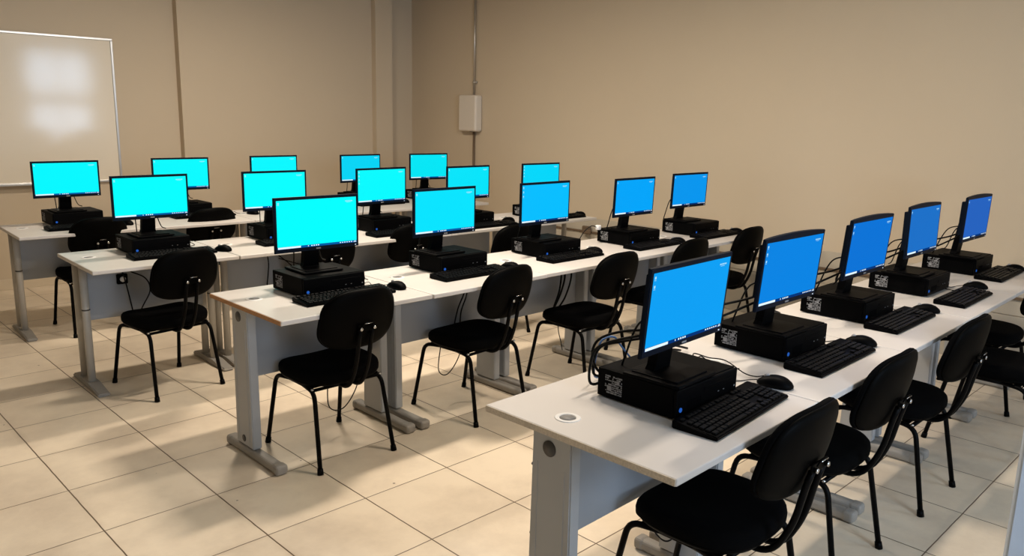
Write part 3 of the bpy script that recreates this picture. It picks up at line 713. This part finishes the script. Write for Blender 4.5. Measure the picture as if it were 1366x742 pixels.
# pairs of cables sweeping left from the backs of the nearest row's monitors
for kx, nm in (('A2', 'between the first and second monitors of the nearest row'), ('A3', 'between the second and third monitors of the nearest row'), ('A4', 'between the third and fourth monitors of the nearest row'), ('A5', 'between the last two monitors of the nearest row')):
    x, y, _ = MON[kx]; z = TOP
    cable('monitor_cable', [
        [(x - .04, y + .062, z + .24), (x - .14, y + .09, z + .222), (x - .27, y + .14, z + .205), (x - .38, y + .20, z + .175), (x - .40, y + .25, z + .08), (x - .22, y + .27, z + .01)],
        [(x - .05, y + .062, z + .22), (x - .14, y + .09, z + .195), (x - .25, y + .13, z + .165), (x - .36, y + .19, z + .145), (x - .41, y + .25, z + .06), (x - .25, y + .28, z + .006)]],
        'two black cables hanging ' + nm, .0045)
x, y, _ = MON['A1']
cable('cable_bundle', [
    [(1.93, 1.29, .98), (1.90, 1.42, .955), (1.875, 1.50, .915), (1.865, 1.515, .86), (1.90, 1.51, .80), (1.98, 1.50, .775)],
    [(1.94, 1.29, .97), (1.89, 1.40, .94), (1.86, 1.49, .895), (1.85, 1.51, .83), (1.86, 1.51, .77), (1.95, 1.51, .765)],
    [(1.95, 1.30, .96), (1.91, 1.44, .915), (1.89, 1.51, .88), (1.88, 1.52, .80), (1.94, 1.51, .775)]],
    'loop of thick black cables behind the computer nearest the camera', .0045)
cable('network_cable', [[(2.06, 1.49, .80), (2.02, 1.52, .86), (1.99, 1.53, .895), (1.94, 1.54, .89), (1.925, 1.55, .83), (1.95, 1.57, .76), (2.01, 1.58, .746)]], 'blue network cable looping behind the computer nearest the camera', .0035, 'blue_cable')
# cords lying on the tabletops
for kx, nm in (('B1', 'beside the computer on the brown-edged desk'), ('B2', 'right of the second computer in the second row'), ('B3', 'right of the middle computer in the second row'), ('B4', 'right of the fourth computer in the second row'), ('C1', 'right of the computer that opens the third row')):
    x, y = PC[kx]; x += PW / 2 + .004; z = TOP + .004; rnd = random.Random(int(x * 100))
    P = []
    for j in range(2 if kx != 'B1' else 4):
        p_ = [(x + .01, y + .12 - .03 * j, z + .02)]
        for i in range(5): p_.append((x + .02 + rnd.random() * (.07 if kx != 'A1' else .05), y + .09 - .035 * i + rnd.random() * .03, z + rnd.random() * (.018 if kx != 'B1' else .035)))
        P.append(p_)
    cable('desk_cord', P, 'tangle of thin black cord ' + nm, .0022)
cable('desk_cord', [[(2.20, 1.46, .79), (2.235, 1.385, .798), (2.31, 1.425, .80), (2.40, 1.42, .768), (2.395, 1.35, .775), (2.385, 1.27, .752), (2.40, 1.235, .746), (2.44, 1.22, .744)],
    [(2.20, 1.44, .78), (2.27, 1.40, .765), (2.33, 1.41, .79), (2.36, 1.36, .75), (2.44, 1.32, .744)]], 'thin black cord looping between the nearest computer and its mouse', .0022)
# cables hanging under the tabletops in front of the modesty panels
def hang(r, t, paths, label, rad=.004):
    P = []
    for q in paths:
        P.append([(*at(r, t + dx_, dy_), z_) for dx_, dy_, z_ in q])
    cable('hanging_cable', P, label, rad)
hang('C', .30, [[(0, .38, .72), (.05, .36, .66), (.17, .36, .60), (.20, .36, .52), (.14, .37, .42), (.10, .38, .33)], [(0, .38, .72), (.03, .37, .62), (.06, .37, .48), (.09, .38, .33)], [(.05, .40, .71), (.3, .40, .67), (.6, .40, .66)]], 'black cables hanging under the first desk of the third row')
hang('C', 1.42, [[(0, .38, .72), (.02, .36, .60), (.0, .37, .40), (.03, .38, .34)], [(0, .38, .72), (.15, .36, .62), (.25, .37, .55)]], 'black cables hanging under the second desk of the third row')
hang('C', 1.95, [[(-.4, .39, .62), (-.2, .39, .56), (0, .38, .52), (.14, .38, .50)], [(.08, .38, .72), (.10, .36, .62), (.16, .37, .50), (.20, .38, .38)], [(.08, .38, .72), (.16, .37, .46), (.08, .38, .38)]], 'black cables crossing under the middle of the third row')
hang('B', 1.62, [[(.05, .38, .72), (.02, .36, .62), (-.03, .37, .52), (-.06, .38, .40)], [(.08, .38, .72), (.04, .36, .60), (.0, .37, .50), (.0, .38, .38)]], 'black cables hanging under the second desk of the second row')
hang('B', 2.62, [[(-.05, .38, .72), (.02, .36, .66), (.03, .37, .52), (-.02, .38, .40)], [(.0, .38, .72), (.07, .36, .62), (.05, .37, .50), (-.02, .38, .39)], [(.12, .38, .72), (.15, .36, .60), (.10, .37, .46), (.02, .38, .38)]], 'thick black cables hanging under the third desk of the second row', .006)
hang('B', .55, [[(0, .38, .30), (.02, .40, .14), (.12, .40, .11), (.22, .40, .20), (.28, .40, .36)]], 'thin dark cord looping below the seat at the brown-edged desk', .003)
hang('B', 1.45, [[(0, .38, .34), (.0, .40, .18), (.08, .40, .14), (.18, .40, .22), (.24, .40, .36)]], 'thin dark cord looping near the floor at the second desk of the second row', .003)
hang('B', 2.62, [[(0, .36, .33), (.02, .36, .24), (.08, .38, .16), (.13, .40, .09)]], 'thin dark cord dropping to the foot under the middle of the second row', .003)
hang('A', 2.72, [[(.0, .36, .72), (.06, .30, .64), (.09, .30, .52), (.04, .32, .50), (.02, .34, .60), (.02, .36, .72)], [(.02, .36, .70), (.02, .34, .50), (-.03, .36, .40), (-.10, .38, .34)]], 'black cord loop hanging under the third desk of the nearest row', .0035)
hang('A', .62, [[(.0, .44, .37), (.06, .42, .24), (.16, .40, .16), (.30, .40, .20), (.42, .40, .30)]], 'thin black cord looping under the desk nearest the camera', .003)
# sockets and plugs
def socket(loc, rotz, label):
    t = thing('power_socket', label, 'socket', loc, rotz)
    bm = new(); span(bm, -.03, .03, -.022, 0, -.03, .03, .006); obj('socket_body', bm, M['black_pl'], t)
    bm = new(); cyl(bm, (0, -.030, 0), (0, -.020, 0), .016, 16); obj('plug_face', bm, M['white_pl'], t)
x, y = at('C', .33, .418); socket((x, y, .60), ROW['C'][2], 'small black socket with a white face under the first desk of the third row')
for (x, y, z, lab) in ((4.21, 3.42, TOP + .105, 'white plug adapter lying on the fourth computer of the second row'),):
    bm = new(); pad(bm, .022, .016, [(0, .8), (.006, 1), (.026, 1), (.032, .8)], 20, 2.6); o = obj('plug_adapter', bm, M['white_pl'], None, (x, y, PCTOP + .0005)); tag(o, lab, 'plug')
    cable('adapter_cord', [[(x - .02, y, PCTOP + .02), (x - .06, y + .01, PCTOP + .03), (x - .10, y + .04, PCTOP - .01), (x - .10, y + .09, TOP + .01)]], 'thin cord curling off the fourth computer of the second row', .003)
bm = new(); span(bm, -.05, .05, -.03, .0, -.04, .04, .008); span(bm, -.02, .07, -.05, -.03, -.035, .01, .01)
tag(obj('wall_socket', bm, M['brown_rail'], None, (XR - .034, 4.98, .50), PI / 2 * 3), 'brown socket with plugs on the rail of the right wall', 'socket')
